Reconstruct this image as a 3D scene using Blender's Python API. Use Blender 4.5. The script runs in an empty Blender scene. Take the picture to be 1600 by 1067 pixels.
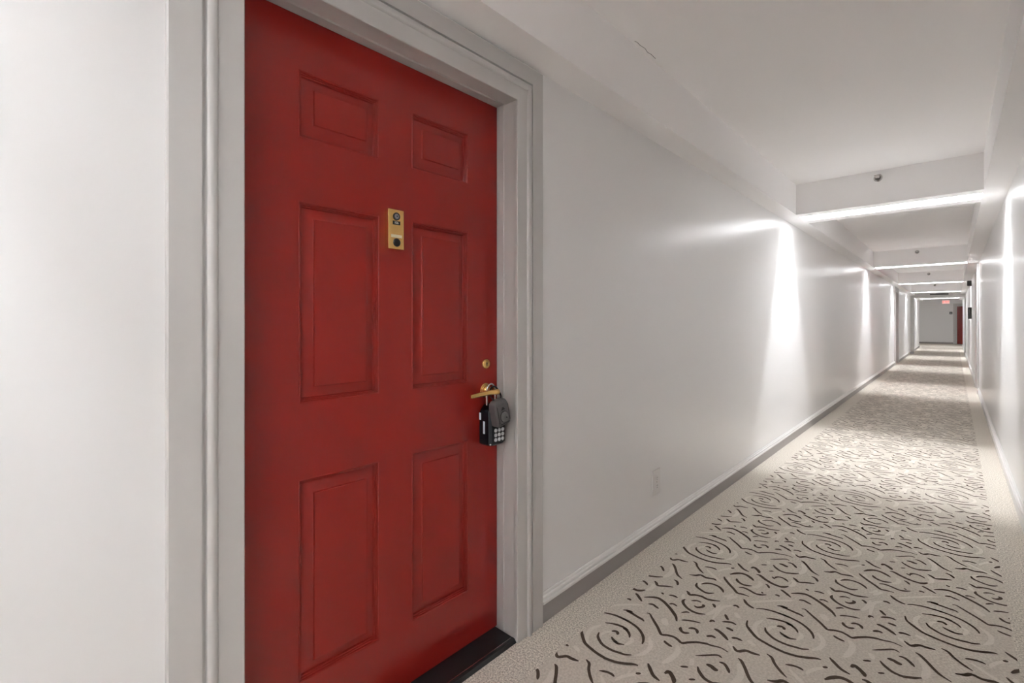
import bpy, bmesh, math, random
from mathutils import Vector, Matrix

random.seed(7)
SC = bpy.context.scene
COL = SC.collection
PI = math.pi

# ------------------------------------------------------------------ camera, world, exposure
CAM_H = 1.21
cam = bpy.data.cameras.new('camera')
cam_o = bpy.data.objects.new('camera', cam)
COL.objects.link(cam_o)
cam.sensor_width = 36.0
cam.lens = 735.84 * 36.0 / 1600.0
cam.shift_y = -(533.5 - 502.75) / 1600.0
cam.clip_start = 0.02
cam.clip_end = 120
cam_o.location = (0, 0, CAM_H)
cam_o.rotation_euler = (PI / 2, 0, 0.7538)
SC.camera = cam_o

w = bpy.data.worlds.new('corridor_dark')
w.use_nodes = True
w.node_tree.nodes['Background'].inputs[0].default_value = (0.02, 0.02, 0.02, 1)
w.node_tree.nodes['Background'].inputs[1].default_value = 0.2
SC.world = w

SC.view_settings.view_transform = 'Standard'
SC.view_settings.look = 'None'
SC.view_settings.exposure = 0.0
SC.view_settings.gamma = 1.0
SC.view_settings.use_curve_mapping = False
SC.cycles.use_denoising = True
SC.cycles.max_bounces = 14
SC.cycles.diffuse_bounces = 10
SC.cycles.glossy_bounces = 6
SC.cycles.sample_clamp_indirect = 12

LAMP = 290.0            # radiance of the fluorescent tubes
GLOW = 4.6             # emission added to the trough walls to lift the ambient light
LAMP_COL = (0.955, 0.985, 1.03, 1)

# ------------------------------------------------------------------ main dimensions (metres)
XL, XR = -1.2125, 0.302          # corridor wall faces
XS, XQ = -1.075, 0.164           # inner faces of the side soffits
ZS, ZC = 2.209, 2.488            # soffit underside, ceiling
Y_BACK, Y_LOBBY, Y_END = -7.4, 29.6, 35.0
BEAM_Y = [-6.40, -0.76, 5.02, 10.80, 15.97, 21.00, 27.0]   # front faces of the cross beams
BEAM_D = 0.52
SLOT0, SLOT1 = 0.14, 0.38        # the light slot inside a beam

# ------------------------------------------------------------------ helpers
class MB:
    """collects geometry for one mesh object"""
    def __init__(self):
        self.v, self.f, self.m, self.s = [], [], [], []
    def face(self, pts, m=0, s=False):
        i = len(self.v)
        self.v += [tuple(p) for p in pts]
        self.f.append(list(range(i, i + len(pts)))); self.m.append(m); self.s.append(s)
    def add(self, verts, faces, m=0, s=False):
        i = len(self.v)
        self.v += [tuple(p) for p in verts]
        for fc in faces:
            self.f.append([i + k for k in fc]); self.m.append(m); self.s.append(s)
    def box(self, x0, x1, y0, y1, z0, z1, m=0):
        vs = [(x, y, z) for x in (x0, x1) for y in (y0, y1) for z in (z0, z1)]
        self.add(vs, [(0, 1, 3, 2), (4, 6, 7, 5), (0, 4, 5, 1), (2, 3, 7, 6), (0, 2, 6, 4), (1, 5, 7, 3)], m)
    def cbox(self, x0, x1, y0, y1, z0, z1, c=0.002, m=0):
        bm = bmesh.new()
        bmesh.ops.create_cube(bm, size=1)
        for v in bm.verts:
            v.co = Vector(((x0 + x1) / 2 + v.co.x * (x1 - x0), (y0 + y1) / 2 + v.co.y * (y1 - y0), (z0 + z1) / 2 + v.co.z * (z1 - z0)))
        bmesh.ops.bevel(bm, geom=list(bm.edges), offset=c, segments=3, profile=0.5, affect='EDGES')
        bm.verts.index_update()
        self.add([v.co.copy() for v in bm.verts], [[v.index for v in f.verts] for f in bm.faces], m, True)
        bm.free()
    def rings(self, rings, m=0, s=True, closed=False, cap=True):
        n = len(rings[0]); vs = [p for r in rings for p in r]; fs = []
        for a in range(len(rings) - 1 + (1 if closed else 0)):
            b = (a + 1) % len(rings)
            for k in range(n):
                fs.append((a * n + k, a * n + (k + 1) % n, b * n + (k + 1) % n, b * n + k))
        self.add(vs, fs, m, s)
        if cap and not closed:
            self.face(list(reversed(rings[0])), m); self.face(rings[-1], m)
    def tube(self, path, r, n=12, m=0, cap=True):
        path = [Vector(p) for p in path]; rs = r if isinstance(r, (list, tuple)) else [r] * len(path)
        rings, up = [], None
        for i, p in enumerate(path):
            t = (path[min(i + 1, len(path) - 1)] - path[max(i - 1, 0)]).normalized()
            if up is None:
                up = Vector((0, 0, 1)) if abs(t.z) < 0.9 else Vector((1, 0, 0))
            a = t.cross(up).normalized(); b = a.cross(t).normalized(); up = b
            rings.append([tuple(p + rs[i] * (math.cos(2 * PI * k / n) * a + math.sin(2 * PI * k / n) * b)) for k in range(n)])
        self.rings(rings, m, True, cap=cap)
    def lathe(self, prof, o, axis, n=32, m=0):
        """prof: (distance along axis, radius); o: origin; axis: unit vector"""
        o = Vector(o); ax = Vector(axis).normalized()
        a = ax.cross(Vector((0, 0, 1)) if abs(ax.z) < 0.9 else Vector((1, 0, 0))).normalized(); b = ax.cross(a)
        rings = [[tuple(o + ax * d + r * (math.cos(2 * PI * k / n) * a + math.sin(2 * PI * k / n) * b)) for k in range(n)] for d, r in prof]
        self.rings(rings, m, True)
    def build(self, name, mats, parent=None, loc=(0, 0, 0), rot=(0, 0, 0)):
        me = bpy.data.meshes.new(name)
        me.from_pydata(self.v, [], self.f)
        for mt in (mats if isinstance(mats, (list, tuple)) else [mats]):
            me.materials.append(mt)
        me.polygons.foreach_set('material_index', self.m)
        me.polygons.foreach_set('use_smooth', self.s)
        bm = bmesh.new(); bm.from_mesh(me)
        bmesh.ops.remove_doubles(bm, verts=bm.verts, dist=1e-5)
        bmesh.ops.recalc_face_normals(bm, faces=bm.faces)
        bm.to_mesh(me); bm.free()
        try:
            me.set_sharp_from_angle(angle=math.radians(38))
        except Exception:
            pass
        me.update()
        o = bpy.data.objects.new(name, me)
        COL.objects.link(o)
        o.location = loc; o.rotation_euler = rot
        if parent:
            o.parent = parent
        return o

def tag(o, label, cat, group=None, kind=None):
    o['label'] = label; o['category'] = cat
    if group: o['group'] = group
    if kind: o['kind'] = kind
    return o

def empty(name, loc=(0, 0, 0), rot=(0, 0, 0)):
    o = bpy.data.objects.new(name, None)
    COL.objects.link(o); o.location = loc; o.rotation_euler = rot
    o.empty_display_size = 0.05
    return o

def copy_tree(o, parent=None):
    c = o.copy(); COL.objects.link(c); c.parent = parent
    for ch in o.children:
        copy_tree(ch, c)
    return c

def smooth_path(pts, n=6):
    P = [Vector(p) for p in pts]
    if len(P) < 3:
        return P
    out = []
    for i in range(len(P) - 1):
        p0 = P[i - 1] if i else 2 * P[0] - P[1]
        p1, p2 = P[i], P[i + 1]
        p3 = P[i + 2] if i + 2 < len(P) else 2 * P[-1] - P[-2]
        for k in range(n):
            t = k / n
            out.append(0.5 * ((2 * p1) + (p2 - p0) * t + (2 * p0 - 5 * p1 + 4 * p2 - p3) * t * t + (3 * p1 - p0 - 3 * p2 + p3) * t ** 3))
    out.append(P[-1])
    return out

def text_mesh(name, body, size, mat, parent, loc, rot, extrude=0.0004):
    cu = bpy.data.curves.new(name, 'FONT')
    cu.body = body; cu.size = size; cu.extrude = extrude; cu.align_x = 'CENTER'; cu.align_y = 'CENTER'
    tmp = bpy.data.objects.new(name + '_tmp', cu)
    COL.objects.link(tmp)
    dg = bpy.context.evaluated_depsgraph_get()
    me = bpy.data.meshes.new_from_object(tmp.evaluated_get(dg))
    bpy.data.objects.remove(tmp); bpy.data.curves.remove(cu)
    me.materials.clear(); me.materials.append(mat)
    o = bpy.data.objects.new(name, me); COL.objects.link(o)
    o.parent = parent; o.location = loc; o.rotation_euler = rot
    return o

# ------------------------------------------------------------------ materials
def material(name, col, rough=0.5, metal=0.0, spec=0.5, emit=None, noise=None, bump=None, coat=0.0):
    """noise: (scale, colour2, detail)   bump: list of (scale, strength, distance)"""
    m = bpy.data.materials.new(name); m.use_nodes = True
    nt = m.node_tree; b = nt.nodes['Principled BSDF']
    b.inputs['Base Color'].default_value = (*col, 1)
    b.inputs['Roughness'].default_value = rough
    b.inputs['Metallic'].default_value = metal
    b.inputs['Specular IOR Level'].default_value = spec
    b.inputs['Coat Weight'].default_value = coat
    tc = nt.nodes.new('ShaderNodeTexCoord')
    if emit:
        b.inputs['Emission Color'].default_value = (*emit[0][:3], 1)
        b.inputs['Emission Strength'].default_value = emit[1]
    if noise:
        n = nt.nodes.new('ShaderNodeTexNoise'); n.inputs['Scale'].default_value = noise[0]; n.inputs['Detail'].default_value = noise[2]
        r = nt.nodes.new('ShaderNodeValToRGB')
        r.color_ramp.elements[0].position = 0.32; r.color_ramp.elements[1].position = 0.68
        r.color_ramp.elements[0].color = (*col, 1); r.color_ramp.elements[1].color = (*noise[1], 1)
        nt.links.new(tc.outputs['Object'], n.inputs['Vector']); nt.links.new(n.outputs['Fac'], r.inputs['Fac'])
        nt.links.new(r.outputs['Color'], b.inputs['Base Color'])
    prev = None
    for sc, st, di in bump or []:
        n = nt.nodes.new('ShaderNodeTexNoise'); n.inputs['Scale'].default_value = sc; n.inputs['Detail'].default_value = 3
        bp = nt.nodes.new('ShaderNodeBump'); bp.inputs['Strength'].default_value = st; bp.inputs['Distance'].default_value = di
        nt.links.new(tc.outputs['Object'], n.inputs['Vector']); nt.links.new(n.outputs['Fac'], bp.inputs['Height'])
        if prev: nt.links.new(prev.outputs['Normal'], bp.inputs['Normal'])
        prev = bp
    if prev: nt.links.new(prev.outputs['Normal'], b.inputs['Normal'])
    return m

M_WALL = material('wall_paint_semigloss', (0.81, 0.805, 0.802), 0.29, bump=[(2.0, 0.05, 0.01), (120, 0.02, 0.0006)])
M_CEIL = material('ceiling_paint_matte', (0.93, 0.918, 0.914), 0.8, spec=0.25, bump=[(90, 0.15, 0.002)])
M_BEAM = material('soffit_paint_matte', (0.93, 0.918, 0.914), 0.6, spec=0.3, bump=[(120, 0.06, 0.0015)])
M_TRIM = material('grey_trim_paint', (0.56, 0.545, 0.53), 0.32, bump=[(60, 0.05, 0.001)])
M_BASE = material('grey_baseboard_paint', (0.33, 0.308, 0.297), 0.4, bump=[(60, 0.05, 0.001)])
M_MOULD = material('white_moulding_paint', (0.78, 0.765, 0.75), 0.35)
M_DOOR = material('red_door_paint', (0.250, 0.0155, 0.0110), 0.16, spec=0.5, bump=[(40, 0.03, 0.0008)])
M_BRASS = material('satin_brass', (0.88, 0.56, 0.21), 0.24, metal=1.0)
M_PALE = material('pale_brass_label', (0.95, 0.84, 0.58), 0.35, spec=0.5)
M_BLACK = material('black_plastic', (0.010, 0.010, 0.011), 0.3)
M_BLACKRUB = material('black_metal_sill', (0.012, 0.012, 0.013), 0.38, bump=[(200, 0.1, 0.0006)])
M_LENS = material('peephole_glass', (0.50, 0.50, 0.54), 0.10, metal=0.6)
M_WHITETXT = material('white_lettering', (0.85, 0.83, 0.75), 0.5)
M_STEEL = material('bright_steel', (0.72, 0.71, 0.70), 0.2, metal=1.0)
M_NAVY = material('blue_black_lockbox', (0.006, 0.009, 0.014), 0.24)
M_GREYBOX = material('grey_lockbox', (0.105, 0.098, 0.10), 0.5)
M_GREYLT = material('pale_grey_dial', (0.17, 0.165, 0.165), 0.4)
M_GREYDK = material('dark_recess', (0.012, 0.011, 0.012), 0.6)
M_KEY = material('pale_key_buttons', (0.62, 0.63, 0.65), 0.35)
M_LABEL = material('white_paper_label', (0.66, 0.72, 0.80), 0.5)
M_PLATE = material('outlet_plastic', (0.76, 0.745, 0.735), 0.35)
M_CHROME = material('chrome_sprinkler', (0.55, 0.54, 0.53), 0.22, metal=1.0)
M_DKGREY = material('dark_grey_plastic', (0.06, 0.06, 0.058), 0.5)
M_TUBE = material('fluorescent_tube', (0.9, 0.9, 0.9), 0.5, emit=(LAMP_COL, LAMP))
M_TROUGH = material('trough_added_glow', (0.84, 0.83, 0.82), 0.6, spec=0.3, emit=(LAMP_COL, GLOW))
M_TUBE_B = material('fluorescent_tube_near_door', (0.9, 0.9, 0.9), 0.5, emit=(LAMP_COL, LAMP * 0.29))
M_TROUGH_B = material('trough_added_glow_near_door', (0.84, 0.83, 0.82), 0.6, spec=0.3, emit=(LAMP_COL, GLOW * 1.2))
M_TUBE_C = material('fill_tube_behind_viewer', (0.9, 0.9, 0.9), 0.5, emit=(LAMP_COL, LAMP * 1.5))
M_TROUGH_C = material('fill_trough_behind_viewer', (0.84, 0.83, 0.82), 0.6, spec=0.3, emit=(LAMP_COL, GLOW * 8.0))  # boosted emission for the added fill light behind the viewer
M_DIFFUSER = material('frosted_light_diffuser', (0.85, 0.85, 0.84), 0.5, emit=(LAMP_COL, 28.0))
M_HOLDER = material('white_lamp_holder', (0.80, 0.79, 0.78), 0.5)
M_EXITFACE = material('exit_sign_face', (0.8, 0.75, 0.72), 0.4, emit=((1.0, 0.55, 0.50), 0.55))
M_EXITRED = material('exit_sign_red', (0.8, 0.05, 0.04), 0.4, emit=((1.0, 0.06, 0.05), 2.0))
M_BORDER = material('carpet_border_loop', (0.40, 0.358, 0.302), 0.95, spec=0.1, noise=(170, (0.93, 0.865, 0.77), 2), bump=[(170, 0.5, 0.003)])
M_FIELD = material('carpet_field_cut_pile', (0.57, 0.515, 0.445), 0.95, spec=0.1, noise=(130, (0.75, 0.69, 0.61), 5), bump=[(300, 0.35, 0.002)])
M_DARK = material('carpet_dark_brown_yarn', (0.078, 0.054, 0.040), 0.95, spec=0.05, noise=(400, (0.13, 0.098, 0.074), 2))
M_LIGHT = material('carpet_cream_yarn', (0.72, 0.665, 0.59), 0.95, spec=0.1, noise=(160, (0.80, 0.74, 0.665), 2))
M_CRACK = material('plaster_crack', (0.12, 0.11, 0.10), 0.9)

STROKES = [
  (0, 12, [-121,-15,-115,-45,-104,-62,-83,-84,-60,-103,-30,-112,-1,-118,32,-120,43,-119,74,-111,101,-96,122,-80,137,-73,141,-76]),
  (0, 11, [-56,-14,-48,-35,-33,-50,-10,-64,17,-68,42,-66,54,-62,79,-55,98,-40]),
  (0, 11, [-7,-3,6,-13,23,-18,13,-17,31,-20,51,-9]),
  (0, 12, [-24,26,-12,36,-2,33,3,22]),
  (0, 11, [-70,53,-45,68,-21,76,1,78,20,72,-1,75,20,69,37,55,46,39]),
  (0, 12, [-179,131,-162,107,-142,94,-126,90]),
  (0, 11, [-120,94,-102,109,-68,122,-33,125,-5,125,-34,125,-3,124,33,116,60,101,82,79,94,56,98,40]),
  (0, 12, [-60,177,-43,188,-24,187,-48,184,-21,181,9,176,28,174,39,167]),
  (0, 11, [21,225,33,229,49,214,74,191,98,169,117,148,128,140,146,152,168,159,187,154,204,147,220,165,245,190,271,205,293,210,321,220,349,215]),
  (0, 11, [150,114,161,107,176,103,187,102]),
  (0, 12, [162,-38,182,-60,203,-79,229,-87]),
  (0, 15, [-237,431,-230,448,-219,443,-202,426,-195,409]),
  (0, 15, [-201,387,-186,389,-159,369,-125,352,-94,348,-76,358,-63,377]),
  (0, 15, [170,-174,186,-147,206,-128,229,-126,252,-139,270,-156]),
  (0, 13, [-258,283,-247,264,-228,252,-208,252,-185,267]),
  (0, 12, [156,-214,168,-233,195,-263,224,-290,247,-313,267,-308,294,-306]),
  (0, 12, [-226,214,-208,224,-185,221,-156,211,-136,217,-117,235]),
  (0, 8, [-139,244,-131,234]),
  (0, 10, [-145,326,-133,319,-123,300]),
  (0, 9, [-211,-449,-190,-432]),
  (0, 12, [-167,-408,-153,-428,-129,-447,-103,-450,-92,-444,-73,-432,-54,-414]),
  (0, 16, [-149,-376,-133,-374,-119,-380,-108,-378]),
  (0, 8, [-194,-359,-170,-335,-145,-309,-132,-301,-119,-307]),
  (0, 11, [-120,-333,-103,-331,-87,-346,-75,-364]),
  (0, 9, [-141,416,-125,401]),
  (0, 11, [-128,409,-122,430,-105,438,-88,432,-74,418]),
  (0, 8, [-165,461,-149,476]),
  (0, 12, [-82,324,-65,313,-33,286]),
  (0, 11, [-89,259,-79,265,-73,258]),
  (0, 10, [-9,-172,10,-181,25,-206,50,-233,74,-252]),
  (0, 10, [55,-186,76,-174,94,-171,108,-175]),
  (0, 13, [29,-310,53,-296,70,-276,97,-282,128,-269,142,-275]),
  (0, 12, [84,-356,92,-383,114,-398,139,-407,155,-403,172,-385]),
  (0, 12, [102,-352,116,-330,139,-316,168,-318,189,-334,201,-352]),
  (0, 13, [76,-451,86,-459,99,-472,117,-457,142,-449,166,-453,190,-444,214,-429]),
  (0, 12, [97,431,96,410,109,390,132,373,158,366,182,370,202,384]),
  (0, 9, [121,437,139,454,158,455]),
  (0, 12, [145,411,159,408,173,425,174,439,167,444]),
  (0, 11, [196,475,205,473,214,456]),
  (0, 9, [125,326,139,345,150,350]),
  (0, 9, [62,349,74,362,94,356]),
  (0, 14, [-40,321,-17,344,7,357,33,351,59,336,89,314,118,287,135,259]),
  (0, 11, [-3,288,12,298,27,293,44,287]),
  (0, 10, [0,409,12,399]),
  (0, 11, [32,411,49,420,69,418]),
  (0, 12, [-66,475,-53,464,-37,449,-10,468,19,485]),
  (0, 11, [-5,-401,10,-407,20,-420,26,-436]),
  (0, 11, [-77,-267,-65,-273,-46,-298,-26,-330,-8,-353,20,-370]),
  (0, 13, [-112,-214,-91,-231,-70,-207,-48,-204,-24,-197]),
  (0, 11, [-201,-35,-189,-53,-179,-66]),
  (0, 11, [-193,-94,-176,-79,-161,-72,-145,-76]),
  (0, 10, [-229,-129,-225,-112,-214,-116]),
  (0, 13, [-168,-120,-155,-120,-141,-123]),
  (0, 14, [-200,-160,-185,-161,-161,-173,-137,-193]),
  (0, 12, [-205,-226,-191,-211,-176,-212]),
  (0, 11, [-131,-170,-118,-159,-96,-159]),
  (0, 11, [-197,50,-187,59,-174,50]),
  (0, 9, [146,278,160,291,186,305,210,313]),
  (0, 12, [162,235,170,217,186,210,202,223]),
  (0, 12, [188,248,202,261,217,258,226,240]),
  (0, 10, [154,-112,166,-99]),
  (1, 16, [99,92,120,66,129,40,126,-2,107,-39]),
  (1, 16, [-76,31,-88,-9,-86,-45,-71,-78,-53,-96]),
  (1, 20, [197,123,213,94,210,40,199,-2]),
  (1, 13, [118,-187,127,-156,150,-120,172,-95]),
  (1, 15, [69,-200,109,-234,146,-261,167,-272]),
  (1, 17, [-174,332,-161,307,-172,268,-186,259]),
  (1, 13, [-151,130,-118,167,-59,231,-18,267]),
  (1, 15, [-234,84,-219,114,-208,138]),
  (1, 15, [-227,-106,-229,-20,-222,18,-201,49]),
  (1, 22, [-67,-292,-47,-333,-44,-379,-52,-418]),
  (1, 18, [-66,448,-52,432,-51,404,-62,375]),
  (1, 16, [225,498,219,424,206,384]),
  (1, 14, [76,465,82,444,92,426]),
  (1, 14, [47,48,62,27,53,-12]),
  (1, 12, [-42,-25,-40,3,-25,23]),
  (1, 26, [92,245,102,221,118,207]),
  (1, 16, [178,-201,181,-229,213,-257]),
  (1, 14, [-130,-203,-118,-217,-96,-238]),
  (1, 16, [-83,-140,-70,-147,-52,-154]),
  (1, 18, [-174,7,-161,-10,-150,-22]),
  (1, 14, [213,-382,227,-362,236,-333]),
  (1, 15, [110,-320,94,-350,105,-370]),
  (1, 16, [-200,-384,-191,-398,-187,-417]),
]
# ------------------------------------------------------------------ floor: bordered carpet with carved scrolls
def carpet():
    mb = MB()
    x0, x1 = -1.060, 0.165                 # edges of the patterned field
    mb.face([(XL - 0.15, Y_BACK, 0), (x0, Y_BACK, 0), (x0, Y_LOBBY, 0), (XL - 0.15, Y_LOBBY, 0)], 0)
    mb.face([(x1, Y_BACK, 0), (XR + 0.15, Y_BACK, 0), (XR + 0.15, Y_LOBBY, 0), (x1, Y_LOBBY, 0)], 0)
    mb.face([(x0, Y_BACK, 0), (x1, Y_BACK, 0), (x1, Y_LOBBY, 0), (x0, Y_LOBBY, 0)], 1)
    mb.face([(-2.2, Y_LOBBY, 0), (2.0, Y_LOBBY, 0), (2.0, Y_END + 0.3, 0), (-2.2, Y_END + 0.3, 0)], 0)
    CX, CY, BX, BY, AY = -0.489, 2.058, 0.463, 0.4745, 0.949
    for light, wd, raw in STROKES:
        pts = [Vector((raw[k] / 1000, raw[k + 1] / 1000, 0)) for k in range(0, len(raw), 2)]
        pa = smooth_path(pts, 4) if len(pts) > 2 else [pts[0].lerp(pts[1], t / 4) for t in range(5)]
        n = len(pa); hw = []
        for i in range(n):
            t = i / (n - 1)
            taper = min(1, 0.40 + 3.2 * t) * min(1, 0.40 + 3.2 * (1 - t))
            hw.append(wd / 2000 * taper * (1.0 if light else 1.06))
        L, Rr = [], []
        for i in range(n):
            d = (pa[min(i + 1, n - 1)] - pa[max(i - 1, 0)])
            d = d.normalized() if d.length > 1e-9 else Vector((1, 0, 0))
            nn = Vector((-d.y, d.x, 0))
            L.append(pa[i] + nn * hw[i]); Rr.append(pa[i] - nn * hw[i])
        z = 0.0006 if light else 0.0010
        for i in range(-3, 4):
            ox = CX + i * BX
            if ox < x0 - 0.45 or ox > x1 + 0.45: continue
            for j in range(-1, 31):
                oy = CY + i * BY + j * AY
                if oy > Y_LOBBY - 0.5: continue
                for k in range(n - 1):
                    q = [L[k], L[k + 1], Rr[k + 1], Rr[k]]
                    xs = [p.x + ox for p in q]
                    if min(xs) > x1 or max(xs) < x0: continue
                    mb.face([(min(max(p.x + ox, x0), x1), p.y + oy, z) for p in q], 3 if light else 2)
    return mb
_c = carpet()
me = bpy.data.meshes.new('floor')
me.from_pydata(_c.v, [], _c.f)
for mt in (M_BORDER, M_FIELD, M_DARK, M_LIGHT): me.materials.append(mt)
me.polygons.foreach_set('material_index', _c.m); me.update()
bmn = bmesh.new(); bmn.from_mesh(me)
for f_ in bmn.faces:
    f_.normal_update()
    if f_.normal.z < 0: f_.normal_flip()
bmn.to_mesh(me); bmn.free()
floor = bpy.data.objects.new('floor', me); COL.objects.link(floor)
tag(floor, 'beige corridor carpet with brown carved scroll pattern between plain borders', 'floor', kind='structure')

# ------------------------------------------------------------------ walls
HALF = PI / 2
OW, OT = 0.934, 2.046            # clear door opening
RO = 0.03                        # rough opening margin
LEFT_DOORS = [0.372, 16.98]      # near jamb of each opening in the left wall
RIGHT_DOORS = [11.18]            # near jamb of the opening in the right wall
WT = 0.16
def wall_with_doors(xa, xb, y0, y1, doors):
    mb = MB(); y = y0
    for d in doors:
        mb.box(xa, xb, y, d - RO, -0.05, 2.75)
        mb.box(xa, xb, d - RO, d + OW + RO, OT + RO, 2.75)
        y = d + OW + RO
    mb.box(xa, xb, y, y1, -0.05, 2.75)
    return mb
tag(wall_with_doors(XL - WT, XL, Y_BACK, Y_LOBBY, LEFT_DOORS).build('wall_left', M_WALL),
    'long pale grey semi-gloss wall with the red door in it', 'wall', kind='structure')
tag(wall_with_doors(XR, XR + WT, Y_BACK, 31.5, RIGHT_DOORS).build('wall_right', M_WALL),
    'pale glossy wall running along the right edge of the corridor', 'wall', kind='structure')
mb = MB(); mb.box(XL - 0.6, XR + 0.6, Y_BACK - 0.15, Y_BACK, -0.05, 2.75)
tag(mb.build('wall_back', M_WALL), 'pale wall closing the corridor behind the viewer', 'wall', kind='structure')
END_DOOR_X = 0.115
mb = MB()
mb.box(-2.2, END_DOOR_X - RO, Y_END, Y_END + WT, -0.05, 2.75)
mb.box(END_DOOR_X - RO, END_DOOR_X + OW + RO, Y_END, Y_END + WT, OT + RO, 2.75)
mb.box(END_DOOR_X + OW + RO, 2.0, Y_END, Y_END + WT, -0.05, 2.75)
tag(mb.build('wall_end', M_WALL), 'far end wall of the corridor beside the distant red door', 'wall', kind='structure')
mb = MB(); mb.box(-2.2, -2.05, Y_LOBBY, Y_END + 0.1, -0.05, 2.75); mb.box(-2.2, XL - WT, Y_LOBBY - 0.15, Y_LOBBY, -0.05, 2.75)
tag(mb.build('wall_lobby_left', M_WALL), 'side wall of the far lobby, hidden round the corner', 'wall', kind='structure')
mb = MB(); mb.box(1.85, 2.0, 31.5, Y_END + 0.1, -0.05, 2.75); mb.box(XR + WT, 2.0, 31.35, 31.5, -0.05, 2.75)
tag(mb.build('wall_lobby_right', M_WALL), 'side wall of the far lobby, right of the distant door', 'wall', kind='structure')

mb = MB(); mb.box(-2.2, 2.0, Y_BACK, Y_END + 0.1, ZC, ZC + 0.12)
# hairline crack along the soffit joint
cp = [(-1.060, 1.945), (-1.056, 1.965), (-1.058, 1.992), (-1.053, 2.030), (-1.060, 2.068), (-1.055, 2.095), (-1.057, 2.145)]
for (a, b), (c, d) in zip(cp, cp[1:]):
    mb.face([(a - .0012, b, ZC - .0006), (a + .0012, b, ZC - .0006), (c + .0012, d, ZC - .0006), (c - .0012, d, ZC - .0006)], 1)
tag(mb.build('ceiling', [M_CEIL, M_CRACK]), 'flat matte white corridor ceiling between the beams', 'ceiling', kind='structure')

mb = MB(); mb.box(XL - 0.01, XS, Y_BACK, Y_LOBBY, ZS, ZC)
tag(mb.build('soffit', M_BEAM), 'boxed white soffit along the top of the wall with the red door', 'soffit', kind='structure')
mb = MB(); mb.box(XQ, XR + 0.01, Y_BACK, Y_LOBBY, ZS, ZC)
tag(mb.build('soffit', M_BEAM), 'boxed white soffit along the top of the right-hand wall', 'soffit', kind='structure')

# ------------------------------------------------------------------ cross beams with a slot light in each
beam_words = ['beam behind the viewer', 'cross beam overhead, left of the large red door', 'nearest visible cross beam, with a round sprinkler on its face',
              'second cross beam down the corridor', 'third cross beam down the corridor', 'fourth cross beam, just before the grey fire door frame',
              'farthest cross beam, beyond the grey fire door frame']
def make_light(tube=None, trough=None):
    t = empty('ceiling_light')
    L0, L1 = XS + 0.003, XQ - 0.003
    a, b = SLOT0 + 0.002, SLOT1 - 0.002
    mb = MB()
    zt = ZC - 0.004
    mb.box(L0, L1, a, a + 0.004, ZS + 0.001, zt); mb.box(L0, L1, b - 0.004, b, ZS + 0.001, zt)
    mb.box(L0, L1, a + 0.004, b - 0.004, zt - 0.004, zt)
    mb.box(L0, L0 + 0.004, a + 0.004, b - 0.004, ZS + 0.001, zt - 0.004); mb.box(L1 - 0.004, L1, a + 0.004, b - 0.004, ZS + 0.001, zt - 0.004)
    mb.build('glow_trough', trough or M_TROUGH, t)  # trough walls carry an added glow for wide ambient light
    yc = (a + b) / 2; zc = zt - 0.026
    mb = MB(); mb.tube([(L0 + 0.03, yc, zc), (L1 - 0.03, yc, zc)], 0.018, 12)
    mb.build('fluorescent_tube', tube or M_TUBE, t)
    for x0, x1 in ((L0 + 0.005, L0 + 0.029), (L1 - 0.029, L1 - 0.005)):
        mb = MB(); mb.box(x0, x1, yc - 0.02, yc + 0.02, zc - 0.02, zt - 0.005)
        mb.build('tube_holder', M_HOLDER, t)
    return t
def make_sprinkler():
    t = empty('sprinkler')
    mb = MB(); mb.lathe([(0, .031), (.003, .031), (.007, .026), (.009, .021), (.006, .0185)], (0, 0, 0), (0, -1, 0), 28)
    mb.build('escutcheon', M_CHROME, t)
    mb = MB(); mb.lathe([(.004, .012), (.022, .010), (.023, .007), (.034, .006)], (0, 0, 0), (0, -1, 0), 16)
    for s in (-1, 1):
        mb.tube(smooth_path([(s * .008, -.018, 0), (s * .017, -.03, 0), (s * .012, -.043, 0), (0, -.047, 0)], 4), .0026, 8)
    mb.build('sprinkler_body', M_DKGREY, t)
    mb = MB(); mb.box(-.022, .022, -.056, -.040, .013, .0155); mb.box(-.014, .014, -.050, -.0475, -.011, .013)
    mb.build('deflector', M_CHROME, t)
    return t
light0, light1, spr0 = make_light(M_TUBE_C, M_TROUGH_C), make_light(), make_sprinkler()  # light0 is an added, unseen fill for the near wall and door
light_words = ['unseen fill light added in the beam behind the viewer', 'recessed fluorescent light overhead, lighting the wall left of the red door',
               'bright recessed fluorescent light in the nearest visible beam', 'recessed fluorescent light in the second beam down the corridor',
               'recessed fluorescent light in the third beam down the corridor', 'recessed fluorescent light in the fourth beam, before the fire door frame',
               'recessed fluorescent light in the last beam, beyond the fire door frame']
spr_words = {2: 'sidewall sprinkler head on the nearest beam, largest of the row', 3: 'small sprinkler head on the second beam down the corridor',
             4: 'tiny sprinkler head on the third beam down the corridor', 5: 'tiny sprinkler head on the fourth beam, before the fire door frame'}
for i, by in enumerate(BEAM_Y):
    mb = MB()
    mb.box(XS, XQ, by, by + SLOT0, ZS, ZC); mb.box(XS, XQ, by + SLOT1, by + BEAM_D, ZS, ZC)
    tag(mb.build('ceiling_beam', M_BEAM), 'white ' + beam_words[i], 'beam', 'cross beams of the corridor ceiling', 'structure')
    o = light0 if i == 0 else (make_light(M_TUBE_B, M_TROUGH_B) if i == 1 else copy_tree(light1) if i > 2 else light1)
    o.location = (0, by, 0)
    tag(o, light_words[i], 'ceiling light', 'recessed lights in the cross beams')
    if i in spr_words:
        s = spr0 if i == 2 else copy_tree(spr0)
        s.location = (-0.469, by, 2.425)
        tag(s, spr_words[i], 'sprinkler', 'sprinkler heads on the beams')
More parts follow.
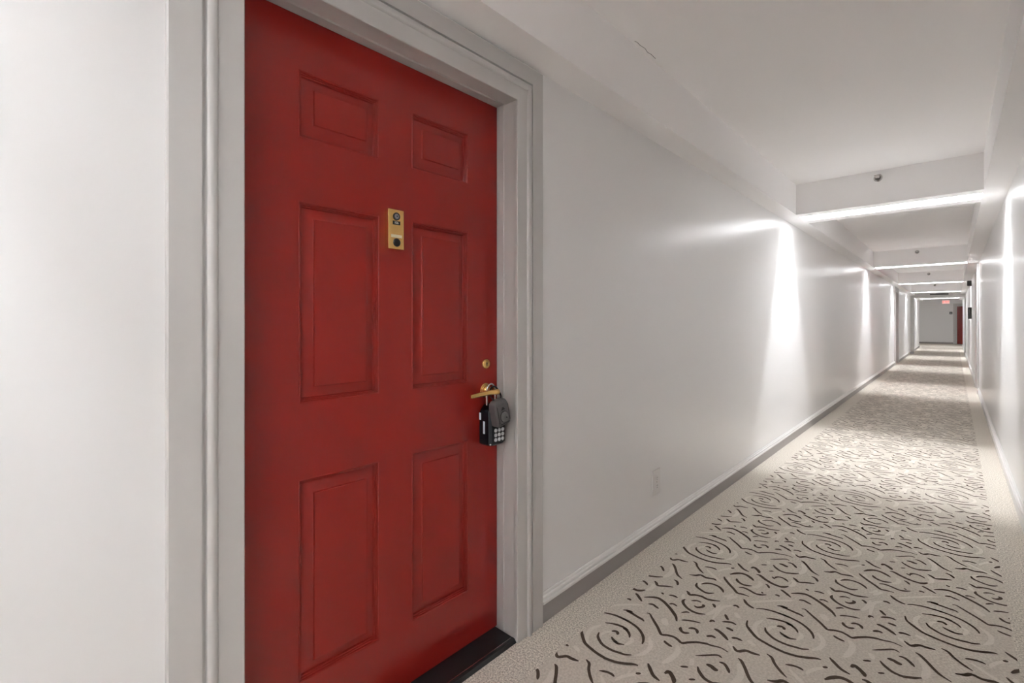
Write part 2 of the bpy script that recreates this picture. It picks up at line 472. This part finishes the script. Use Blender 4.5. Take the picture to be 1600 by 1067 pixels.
# flat surface light on the lobby ceiling, mostly hidden behind the fire door header
ob = empty('ceiling_light', (-0.46, 31.2, ZC))
mb = MB(); mb.cbox(-.62, .62, -.16, .16, -.030, 0, .004); mb.build('light_housing', M_HOLDER, ob)
mb = MB(); mb.cbox(-.60, .60, -.14, .14, -.040, -.029, .003); mb.build('diffuser', M_DIFFUSER, ob)
tag(ob, 'flat surface light on the far lobby ceiling in front of the exit sign', 'ceiling light')

# ------------------------------------------------------------------ baseboards
def baseboard_run(mb, xf, sgn, ya, yb, flat=0, mould=1):
    """xf wall face, sgn +1 when the room lies toward +x"""
    def ext(pr, m):
        for (d0, z0), (d1, z1) in zip(pr, pr[1:]):
            if (d0, z0) == (d1, z1): continue
            mb.face([(xf + sgn * d0, ya, z0), (xf + sgn * d0, yb, z0), (xf + sgn * d1, yb, z1), (xf + sgn * d1, ya, z1)], m)
    ext([(.0, .002), (.013, .002), (.013, .080), (.0, .080)], flat)
    ext([(0, .080), (.020, .080), (.021, .084), (.019, .090), (.013, .093), (.013, .097), (.016, .100), (.014, .106), (.008, .108), (.007, .113), (.003, .118), (0, .118)], mould)
    for y in (ya, yb):
        mb.face([(xf, y, .002), (xf + sgn * .013, y, .002), (xf + sgn * .013, y, .08), (xf, y, .08)], flat)
        mb.face([(xf, y, .08), (xf + sgn * .020, y, .08), (xf + sgn * .013, y, .095), (xf + sgn * .007, y, .11), (xf, y, .118)], mould)
def gaps(y0, y1, doors):
    out, y = [], y0
    for d in doors:
        out.append((y, d - 0.149)); y = d + OW + 0.149
    out.append((y, y1))
    return out
mb = MB()
for a, b in gaps(Y_BACK, Y_LOBBY, LEFT_DOORS): baseboard_run(mb, XL, 1, a, b)
tag(mb.build('baseboard_left', [M_BASE, M_MOULD]), 'grey baseboard with white moulded cap below the outlet', 'baseboard', kind='structure')
mb = MB()
for a, b in gaps(Y_BACK, 31.5, RIGHT_DOORS): baseboard_run(mb, XR, -1, a, b, 1, 1)
tag(mb.build('baseboard_right', [M_BASE, M_MOULD]), 'white baseboard along the foot of the right-hand wall', 'baseboard', kind='structure')
mb = MB(); mb.box(-2.05, END_DOOR_X - 0.149, Y_END - .013, Y_END, .002, .09)
tag(mb.build('baseboard_end', [M_BASE]), 'dark grey baseboard at the foot of the far end wall', 'baseboard', kind='structure')

# ------------------------------------------------------------------ doors (local frame: wall face y = 0, room toward -y, opening x 0..OW)
def sweep(mb, prof, m=0):
    st = [lambda o: (-o, 0.0), lambda o: (-o, OT + o), lambda o: (OW + o, OT + o), lambda o: (OW + o, 0.0)]
    for a, b in zip(st, st[1:]):
        for (o0, y0), (o1, y1) in zip(prof, prof[1:]):
            p = [a(o0), b(o0), b(o1), a(o1)]; ys = [y0, y0, y1, y1]
            mb.face([(q[0], yy, q[1]) for q, yy in zip(p, ys)], m)
CASING = [(0, 0.003), (0, -.013), (.002, -.015), (.054, -.015), (.056, -.019), (.060, -.0235), (.066, -.0255), (.072, -.0245), (.077, -.020),
          (.078, -.010), (.085, -.010), (.086, -.018), (.146, -.018), (.149, -.015), (.149, 0)]
JAMB = [(0, 0), (0, .047), (.002, .049), (.011, .050), (.011, .064), (.007, .068), (.008, .074), (.009, .104), (.009, .15), (.03, .15), (.03, 0), (0, 0)]
DY = 0.102                      # how deep the door face sits
DX0, DX1, DZ0, DZ1 = -0.007, 0.941, 0.014, 2.053
PX_ = [(0.170, 0.420), (0.542, 0.791)]
PZ_ = [(0.212, 0.773), (0.984, 1.543), (1.720, 1.906)]
def bead(i0, y0, i1, y1, n=5):
    # rounded step going from (i0, y0) down to (i1, y1)
    return [(i0 + (i1 - i0) * math.sin(t * HALF), y0 + (y1 - y0) * (1 - math.cos(t * HALF))) for t in [k / n for k in range(n + 1)]]
PANEL = ([(0, 0), (.0008, -.0012), (.0020, -.0016), (.0030, -.0010)] + bead(.0032, -.0008, .0062, .0046) + bead(.0070, .0046, .0098, .0100) + bead(.0106, .0100, .0132, .0160)
         + [(.0144, .0170), (.0150, .0170), (.0395, .0072)] + [(.0395 + .0056 * math.sin(t * HALF), .0002 + .0066 * math.cos(t * HALF)) for t in (0.1, .3, .5, .7, .85, 1.0)]
         + [(.0475, .0002)])
def make_door(detail=True):
    d = empty('door_1')
    xs = [DX0, PX_[0][0], PX_[0][1], PX_[1][0], PX_[1][1], DX1]
    zs = [DZ0, PZ_[0][0], PZ_[0][1], PZ_[1][0], PZ_[1][1], PZ_[2][0], PZ_[2][1], DZ1]
    mb = MB()
    for a in range(5):
        for b in range(7):
            if a in (1, 3) and b in (1, 3, 5): continue
            mb.face([(xs[a], DY, zs[b]), (xs[a + 1], DY, zs[b]), (xs[a + 1], DY, zs[b + 1]), (xs[a], DY, zs[b + 1])])
    yb = DY + .045
    mb.face([(DX0, yb, DZ0), (DX1, yb, DZ0), (DX1, yb, DZ1), (DX0, yb, DZ1)])
    for (xa, za), (xb, zb) in (((DX0, DZ0), (DX1, DZ0)), ((DX1, DZ0), (DX1, DZ1)), ((DX1, DZ1), (DX0, DZ1)), ((DX0, DZ1), (DX0, DZ0))):
        mb.face([(xa, DY, za), (xb, DY, zb), (xb, yb, zb), (xa, yb, za)])
    mb.build('door_leaf', M_DOOR, d)
    for z0, z1 in reversed(PZ_):
        for x0, x1 in PX_:
            mb = MB()
            for (i0, y0), (i1, y1) in zip(PANEL, PANEL[1:]):
                A = [(x0 + i0, z0 + i0), (x1 - i0, z0 + i0), (x1 - i0, z1 - i0), (x0 + i0, z1 - i0)]
                B = [(x0 + i1, z0 + i1), (x1 - i1, z0 + i1), (x1 - i1, z1 - i1), (x0 + i1, z1 - i1)]
                for k in range(4):
                    l = (k + 1) % 4
                    mb.face([(A[k][0], DY + y0, A[k][1]), (A[l][0], DY + y0, A[l][1]), (B[l][0], DY + y1, B[l][1]), (B[k][0], DY + y1, B[k][1])], 0, True)
            i, y = PANEL[-1]
            mb.face([(x0 + i, DY + y, z0 + i), (x1 - i, DY + y, z0 + i), (x1 - i, DY + y, z1 - i), (x0 + i, DY + y, z1 - i)])
            mb.build('raised_panel', M_DOOR, d)
    # door chime with viewer
    vx0, vx1, vz0, vz1, vy = 0.440, 0.497, 1.441, 1.567, DY - .021
    mb = MB(); mb.cbox(vx0, vx1, vy, DY + .001, vz0, vz1, .0016)
    v = mb.build('door_chime', M_BRASS, d); v['label'] = 'brass door chime plate with viewer and black button'
    cx = (vx0 + vx1) / 2 + .0005
    mb = MB(); mb.lathe([(-.001, .0125), (.0022, .0125), (.0030, .0115), (.0030, .0090), (.0012, .0082)], (cx, vy, 1.545), (0, -1, 0), 28)
    mb.build('viewer_ring', M_GREYDK, v)
    mb = MB(); mb.lathe([(.0004, .0084), (.0022, .0080), (.0038, .0055), (.0044, .0022), (.0045, .0006)], (cx, vy, 1.545), (0, -1, 0), 24)
    mb.build('viewer_lens', M_LENS, v)
    mb = MB(); mb.lathe([(.0040, .0026), (.0050, .0024), (.0051, .0005)], (cx, vy, 1.545), (0, -1, 0), 16)
    mb.build('viewer_pupil', M_BLACK, v)
    if detail:
        mb = MB(); mb.box(cx - .0135, cx + .0135, vy - .0009, vy + .001, 1.5185, 1.5305)
        mb.build('number_plate', M_BLACK, v)
        text_mesh('unit_number', '106', .0105, M_WHITETXT, v, (cx - .001, vy - .0011, 1.5245), (PI / 2, 0, 0))
        mb = MB(); mb.cbox(vx0 + .009, vx1 - .008, vy - .0012, vy + .001, 1.4775, 1.4870, .0006)
        mb.build('name_strip', M_PALE, v)
    mb = MB(); mb.lathe([(-.001, .0135), (.0015, .0132), (.0036, .0112), (.0046, .007), (.0049, .001)], (cx + .001, vy, 1.4622), (0, -1, 0), 28)
    mb.build('chime_button', M_BLACK, v)
    # deadbolt
    dx, dz = 0.877, 1.049
    mb = MB(); mb.lathe([(-.001, .0195), (.002, .0193), (.0075, .0182), (.0092, .0170), (.0096, .0150), (.0086, .0146)], (dx, DY, dz), (0, -1, 0), 36)
    db = mb.build('deadbolt', M_BRASS, d); db['label'] = 'round brass deadbolt cylinder above the lever handle'
    mb = MB(); mb.lathe([(.006, .0144), (.0100, .0142), (.0105, .0125), (.0105, .001)], (dx, DY, dz), (0, -1, 0), 30)
    mb.build('lock_cylinder', M_BRASS, db)
    mb = MB(); mb.box(dx - .0016, dx + .0016, DY - .0111, DY - .0103, dz - .009, dz + .006); mb.box(dx - .003, dx + .003, DY - .0111, DY - .0103, dz - .0005, dz + .003)
    mb.build('keyhole', M_GREYDK, db)
    # lever handle
    hx, hz = 0.878, 0.947
    mb = MB(); mb.lathe([(-.001, .0275), (.002, .0275), (.0035, .0255), (.0045, .0225), (.0065, .0225), (.0085, .0205), (.0090, .0175), (.012, .0175), (.014, .0145), (.020, .0110), (.052, .0092), (.062, .0092)],
                        (hx, DY, hz), (0, -1, 0), 36)
    h = mb.build('door_handle', M_BRASS, d); h['label'] = 'brass lever handle on a stepped round rose'
    mb = MB(); rings = []
    for t in [0, .02, .06, .15, .3, .45, .6, .75, .88, .96, 1.0]:
        x = hx + .010 - t * .146
        hh = (.0105 - .0030 * t) * (0.72 if t in (0, 1.0) else (0.92 if t in (.02, .96) else 1))
        hy = (.0085 - .0015 * t) * (0.72 if t in (0, 1.0) else (0.92 if t in (.02, .96) else 1))
        yy = DY - .064 - .004 * math.sin(t * PI * .8) ; zz = hz - .0025 * t + .003 * math.sin(t * PI)
        rings.append([(x, yy + hy * math.copysign(abs(math.cos(a)) ** .6, math.cos(a)), zz + hh * math.copysign(abs(math.sin(a)) ** .6, math.sin(a)))
                      for a in [2 * PI * k / 20 for k in range(20)]])
    mb.rings(rings)
    mb.build('lever', M_BRASS, h)
    return d
def make_frame(kind):
    mb = MB(); sweep(mb, CASING if kind == 'c' else JAMB)
    return mb
door0 = make_door()
def place_set(n, door, loc, rz, what, dlabel):
    door.name = 'door_%d' % n
    door.location = loc; door.rotation_euler = (0, 0, rz)
    tag(door, dlabel, 'door', kind='structure')
    c = make_frame('c').build('trim_%d' % (2 * n - 1), M_TRIM, None, loc, (0, 0, rz))
    tag(c, 'grey moulded casing around ' + what, 'door casing', kind='structure')
    j = make_frame('j').build('trim_%d' % (2 * n), M_TRIM, None, loc, (0, 0, rz))
    tag(j, 'grey painted jamb inside the casing of ' + what, 'door jamb', kind='structure')
place_set(1, door0, (XL, LEFT_DOORS[0], 0), HALF, 'the large red door', 'large glossy red six-panel door with brass lever and chime plate')
place_set(2, copy_tree(door0), (XL, LEFT_DOORS[1], 0), HALF, 'the distant doorway on the wall of the large red door', 'distant recessed door on the same wall as the large red door')
place_set(3, copy_tree(door0), (XR, RIGHT_DOORS[0] + OW, 0), -HALF, 'the doorway in the right-hand wall', 'recessed door in the right-hand wall, seen edge-on')
place_set(4, copy_tree(door0), (END_DOOR_X, Y_END, 0), 0, 'the red door at the far end', 'small distant red door at the far end of the corridor')

# threshold under the near door
mb = MB()
pr = [(-.16, .0), (-.16, .010), (-.102, .0125), (-.014, .0125), (-.010, .0135), (-.004, .0135), (.002, .012), (.008, .004), (.010, .0005)]
ya, yb = LEFT_DOORS[0] + .001, LEFT_DOORS[0] + OW - .001
for (a, z0), (b, z1) in zip(pr, pr[1:]):
    mb.face([(XL + a, ya, z0), (XL + a, yb, z0), (XL + b, yb, z1), (XL + b, ya, z1)])
for y in (ya, yb): mb.face([(XL + a, y, z) for a, z in pr])
th = mb.build('threshold', [M_BLACKRUB]); tag(th, 'black metal threshold strip under the large red door', 'threshold', kind='structure')
mb = MB(); mb.box(XL - .0125, XL - .0105, ya + .01, yb - .008, .0125, .0138)
mb.build('edge_line', M_STEEL, th)

# ------------------------------------------------------------------ lock boxes hanging on the lever
def key_lockbox():
    X0, X1, Ya, Yb, Z0, Z1 = -1.310, -1.246, 1.210, 1.290, 0.748, 0.872
    ob = empty('key_lockbox', (-1.278, 1.25, Z0))
    inv = Vector((-1.278, 1.25, Z0))
    def B(mb, name, mt, parent=ob):
        mb.v = [tuple(Vector(p) - inv) for p in mb.v]
        return mb.build(name, mt, parent)
    mb = MB()
    # chamfered body whose shoulders slope up to the shackle
    def sec(z, g, c):
        a0, a1, b0, b1 = X0 + g * .5, X1 - g, Ya + g, Yb - g
        return [(a0, b0 + c, z), (a0 + c, b0, z), (a1 - c * 1.6, b0, z), (a1, b0 + c * 1.6, z), (a1, b1 - c * 1.6, z), (a1 - c * 1.6, b1, z), (a0 + c, b1, z), (a0, b1 - c, z)]
    mb.rings([sec(Z0, .006, .006), sec(Z0 + .006, 0, .006), sec(Z1 - .004, 0, .006), sec(Z1 + .010, .006, .006), sec(Z1 + .022, .014, .006), sec(Z1 + .027, .020, .005)], s=False)
    body = B(mb, 'lockbox_body', M_NAVY)
    mb = MB(); mb.cbox(X1 - .001, X1 + .0022, Ya + .014, Yb - .004, Z0 + .010, Z1 - .006, .001)
    plate = B(mb, 'keypad_plate', M_BLACK, body)
    for r in range(3):
        for c in range(3):
            mb = MB(); y = Ya + .026 + c * .0185; z = Z0 + .0225 + r * .0175
            mb.lathe([(0, .0072), (.003, .0068), (.0042, .0050), (.0044, .001)], (X1 + .0015, y, z), (1, 0, 0), 16)
            B(mb, 'keypad_button', M_KEY, body)
    for (xc, za, zb) in ((-1.300, .842, .885 - .0), (-1.279, .792, .838)):
        zb = min(zb, Z1 - .004)
        mb = MB(); mb.box(xc - .0048, xc + .0048, Ya - .0006, Ya + .0004, za, zb)
        B(mb, 'side_label', M_LABEL, body)
    for q, r, ax in (((X1 - .003, Ya + .004, Z0 + .008), .0035, (.7, -.7, 0)), ((X1 + .0015, Ya + .0175, Z1 - .046), .0028, (1, 0, 0)), ((X1 - .012, Ya + .013, Z1 + .014), .0034, (.6, -.6, .5))):
        mb = MB(); mb.lathe([(-.0005, r), (.0015, r * .85), (.002, r * .3)], q, ax, 10)
        B(mb, 'rivet', M_STEEL, body)
    mb = MB(); xs = -1.284
    mb.tube(smooth_path([(xs, 1.2295, Z1 + .015), (xs, 1.2285, .93), (xs, 1.2295, .953), (xs, 1.238, .968), (xs, 1.250, .9735), (xs, 1.262, .968), (xs, 1.2705, .953), (xs, 1.2715, .93), (xs, 1.2705, Z1 + .015)], 5), .0038, 12)
    s = B(mb, 'shackle', M_STEEL); s['label'] = 'steel shackle looped over the lever neck'
    tag(ob, 'blue-black key lockbox with white keypad buttons, hanging from the brass lever', 'lockbox')
def dial_lockbox():
    O = Vector((-1.222, 1.2235, .9235))            # top centre of the tilted body
    ob = empty('key_lockbox', O, (math.radians(13), 0, 0))
    R_ = Matrix.Rotation(math.radians(13), 3, 'X').inverted()
    hx, hy, H = .019, .034, .094
    mb = MB()
    def sec(z, g, c=.007):
        a0, a1, b0, b1 = -hx + g * .4, hx - g * .5, -hy + g, hy - g
        pts = []
        for sx, sy, st in ((a1, b1, 0), (a0, b1, 90), (a0, b0, 180), (a1, b0, 270)):
            cxx = sx - c * (1 if sx > 0 else -1); cyy = sy - c * (1 if sy > 0 else -1)
            for k in range(5):
                an = math.radians(st + 90 * k / 4); pts.append((cxx + c * math.cos(an), cyy + c * math.sin(an), z))
        return pts
    mb.rings([sec(-H, .004), sec(-H + .004, 0), sec(-.020, 0), sec(-.008, .003), sec(-.002, .008), sec(0, .012)])
    body = mb.build('lockbox_body', M_GREYBOX, ob)
    mb = MB(); mb.cbox(hx - .001, hx + .0022, -hy + .010, hy - .006, -H + .009, -.012, .0012)
    plate = mb.build('front_cover', M_GREYBOX, body)
    mb = MB()
    mb.lathe([(0, .019), (.0035, .0185), (.0045, .0172), (.0030, .0160), (.0030, .0135), (.0062, .0125), (.0070, .0110), (.0070, .001)], (hx + .002, .001, -.062), (1, 0, 0), 32)
    mb.build('dial', M_GREYLT, body)
    mb = MB(); mb.rings([[(hx + x, .0005, -.0655), (hx + x, .010, -.0695), (hx + x, .0085, -.0645), (hx + x, .003, -.0615)] for x in (.0085, .0095)], s=False)
    mb.build('dial_pointer', M_GREYDK, body)
    mb = MB(); mb.rings([[(hx + x, -.010, -.036), (hx + x, .010, -.036), (hx + x, .004, -.027), (hx + x, -.002, -.025)] for x in (.0018, .0028)], s=False)
    mb.build('cover_mark', M_GREYDK, body)
    mb = MB(); mb.lathe([(.001, .0212), (.0028, .0210), (.0030, .0200), (.0030, .0190), (.001, .0188)], (hx + .0005, .001, -.062), (1, 0, 0), 32)
    mb.build('dial_ring', M_GREYDK, body)
    mb = MB(); mb.box(hx - .0005, hx + .0024, -.020, .024, -H + .0055, -H + .0085); mb.box(hx - .0005, hx + .0024, hy - .0058, hy - .0045, -H + .012, -.02)
    mb.box(hx - .0005, hx + .0024, -hy + .0075, -hy + .0095, -H + .012, -.02)
    mb.build('cover_groove', M_GREYDK, body)
    mb = MB()
    world = [(-1.226, 1.212, .905), (-1.232, 1.214, .922), (-1.246, 1.218, .928), (-1.262, 1.224, .940), (-1.268, 1.232, .957), (-1.2685, 1.249, .966), (-1.268, 1.264, .960), (-1.262, 1.272, .946), (-1.246, 1.266, .931), (-1.232, 1.250, .924), (-1.226, 1.242, .905)]
    mb.tube([R_ @ (Vector(p) - O) for p in smooth_path(world, 5)], .0032, 10)
    s = mb.build('shackle', M_BLACK, ob); s['label'] = 'black coated shackle looped over the lever'
    tag(ob, 'small grey lockbox with round dial, tilted in front of the keypad lockbox', 'lockbox')
key_lockbox(); dial_lockbox()

# ------------------------------------------------------------------ wall outlet
ob = empty('wall_outlet', (XL, 2.4625, 0.319), (0, 0, HALF))
mb = MB(); mb.cbox(-.047, .047, -.006, .0005, -.069, .069, .0022)
mb.build('cover_plate', M_PLATE, ob)
for s in (-1, 1):
    mb = MB(); rr = []
    for y, g in ((-.004, 0), (-.0078, 0), (-.0085, .0012)):
        rr.append([(max(-.0145, min(.0145, .0175 * math.cos(2 * PI * k / 24))) * (1 - g / .0175), y, s * .0215 + (.0145 - g) * math.sin(2 * PI * k / 24)) for k in range(24)])
    mb.rings(rr)
    rc = mb.build('receptacle', M_PLATE, ob)
    mb = MB()
    for x in (-.0062, .0062): mb.box(x - .0011, x + .0011, -.0088, -.0083, s * .0215 - .001, s * .0215 + .007)
    mb.box(-.0025, .0025, -.0088, -.0083, s * .0215 - .0095, s * .0215 - .0055)
    mb.build('socket_slots', M_GREYDK, rc)
mb = MB(); mb.lathe([(0, .0035), (.0012, .003), (.0016, .001)], (0, -.006, 0), (0, -1, 0), 12)
mb.build('screw', M_STEEL, ob)
tag(ob, 'white duplex wall outlet low on the wall right of the red door', 'outlet')

# ------------------------------------------------------------------ far fire door frame and fittings
mb = MB(); fy = 23.4
mb.box(XL, -1.108, fy, fy + .14, 0, 2.12); mb.box(0.268, XR, fy, fy + .14, 0, 2.12)
mb.box(XL, XR, fy, fy + .14, 2.12, ZS); mb.box(XS, XQ, fy, fy + .14, ZS, ZC)
tag(mb.build('fire_door_frame', M_TRIM), 'grey fire door frame crossing the corridor before the far lobby', 'door frame', kind='structure')
ob = empty('ceiling_vent', (-.402, fy, 2.226))
mb = MB(); mb.box(-.253, .253, -.018, 0, -.024, .024); mb.build('vent_frame', M_DKGREY, ob)
mb = MB()
for z in (-.014, 0, .014): mb.box(-.243, .243, -.021, -.016, z - .004, z + .003)
mb.build('vent_slats', M_GREYDK, ob)
tag(ob, 'long dark slot vent on the header of the grey fire door frame', 'vent')

ob = empty('exit_sign', (-.325, Y_END, 2.285))
mb = MB(); mb.cbox(-.165, .165, -.055, 0, -.105, .105, .006); mb.build('sign_housing', M_PLATE, ob)
mb = MB(); mb.box(-.150, .150, -.0575, -.054, -.09, .09); mb.build('sign_face', M_EXITFACE, ob)
text_mesh('exit_lettering', 'EXIT', .135, M_EXITRED, ob, (0, -.0585, 0), (HALF, 0, 0), .001)
tag(ob, 'lit red EXIT sign high on the far end wall', 'exit sign')

ob = empty('alarm_pull_station', (-.125, Y_END, 1.687))
mb = MB(); mb.cbox(-.062, .062, -.035, 0, -.062, .062, .006); mb.build('alarm_body', M_DKGREY, ob)
mb = MB(); mb.box(-.04, .04, -.042, -.034, -.018, .006); mb.build('alarm_handle', M_TRIM, ob)
tag(ob, 'small dark square box on the end wall beside the distant red door', 'alarm')

ob = empty('alarm_speaker', (XR, 15.62, 2.125), (0, 0, -HALF))
mb = MB(); mb.cbox(-.06, .06, -.075, 0, -.062, .062, .006); mb.build('speaker_body', M_DKGREY, ob)
mb = MB()
for z in (-.03, -.01, .01, .03): mb.box(-.045, .045, -.078, -.0745, z - .004, z + .004)
mb.build('speaker_grille', M_GREYDK, ob)
tag(ob, 'dark box high on the right-hand wall under the soffit', 'alarm speaker')
ob = empty('room_sign', (XR, 15.62, 1.415), (0, 0, -HALF))
mb = MB(); mb.cbox(-.10, .10, -.062, 0, -.135, .135, .004); mb.build('sign_board', M_DKGREY, ob)
mb = MB()
for z in (-.085, -.03, .03, .085): mb.box(-.07, .07, -.0635, -.0615, z - .008, z + .008)
mb.build('sign_bands', M_GREYDK, ob)
tag(ob, 'dark upright plaque at eye level on the right-hand wall', 'sign')
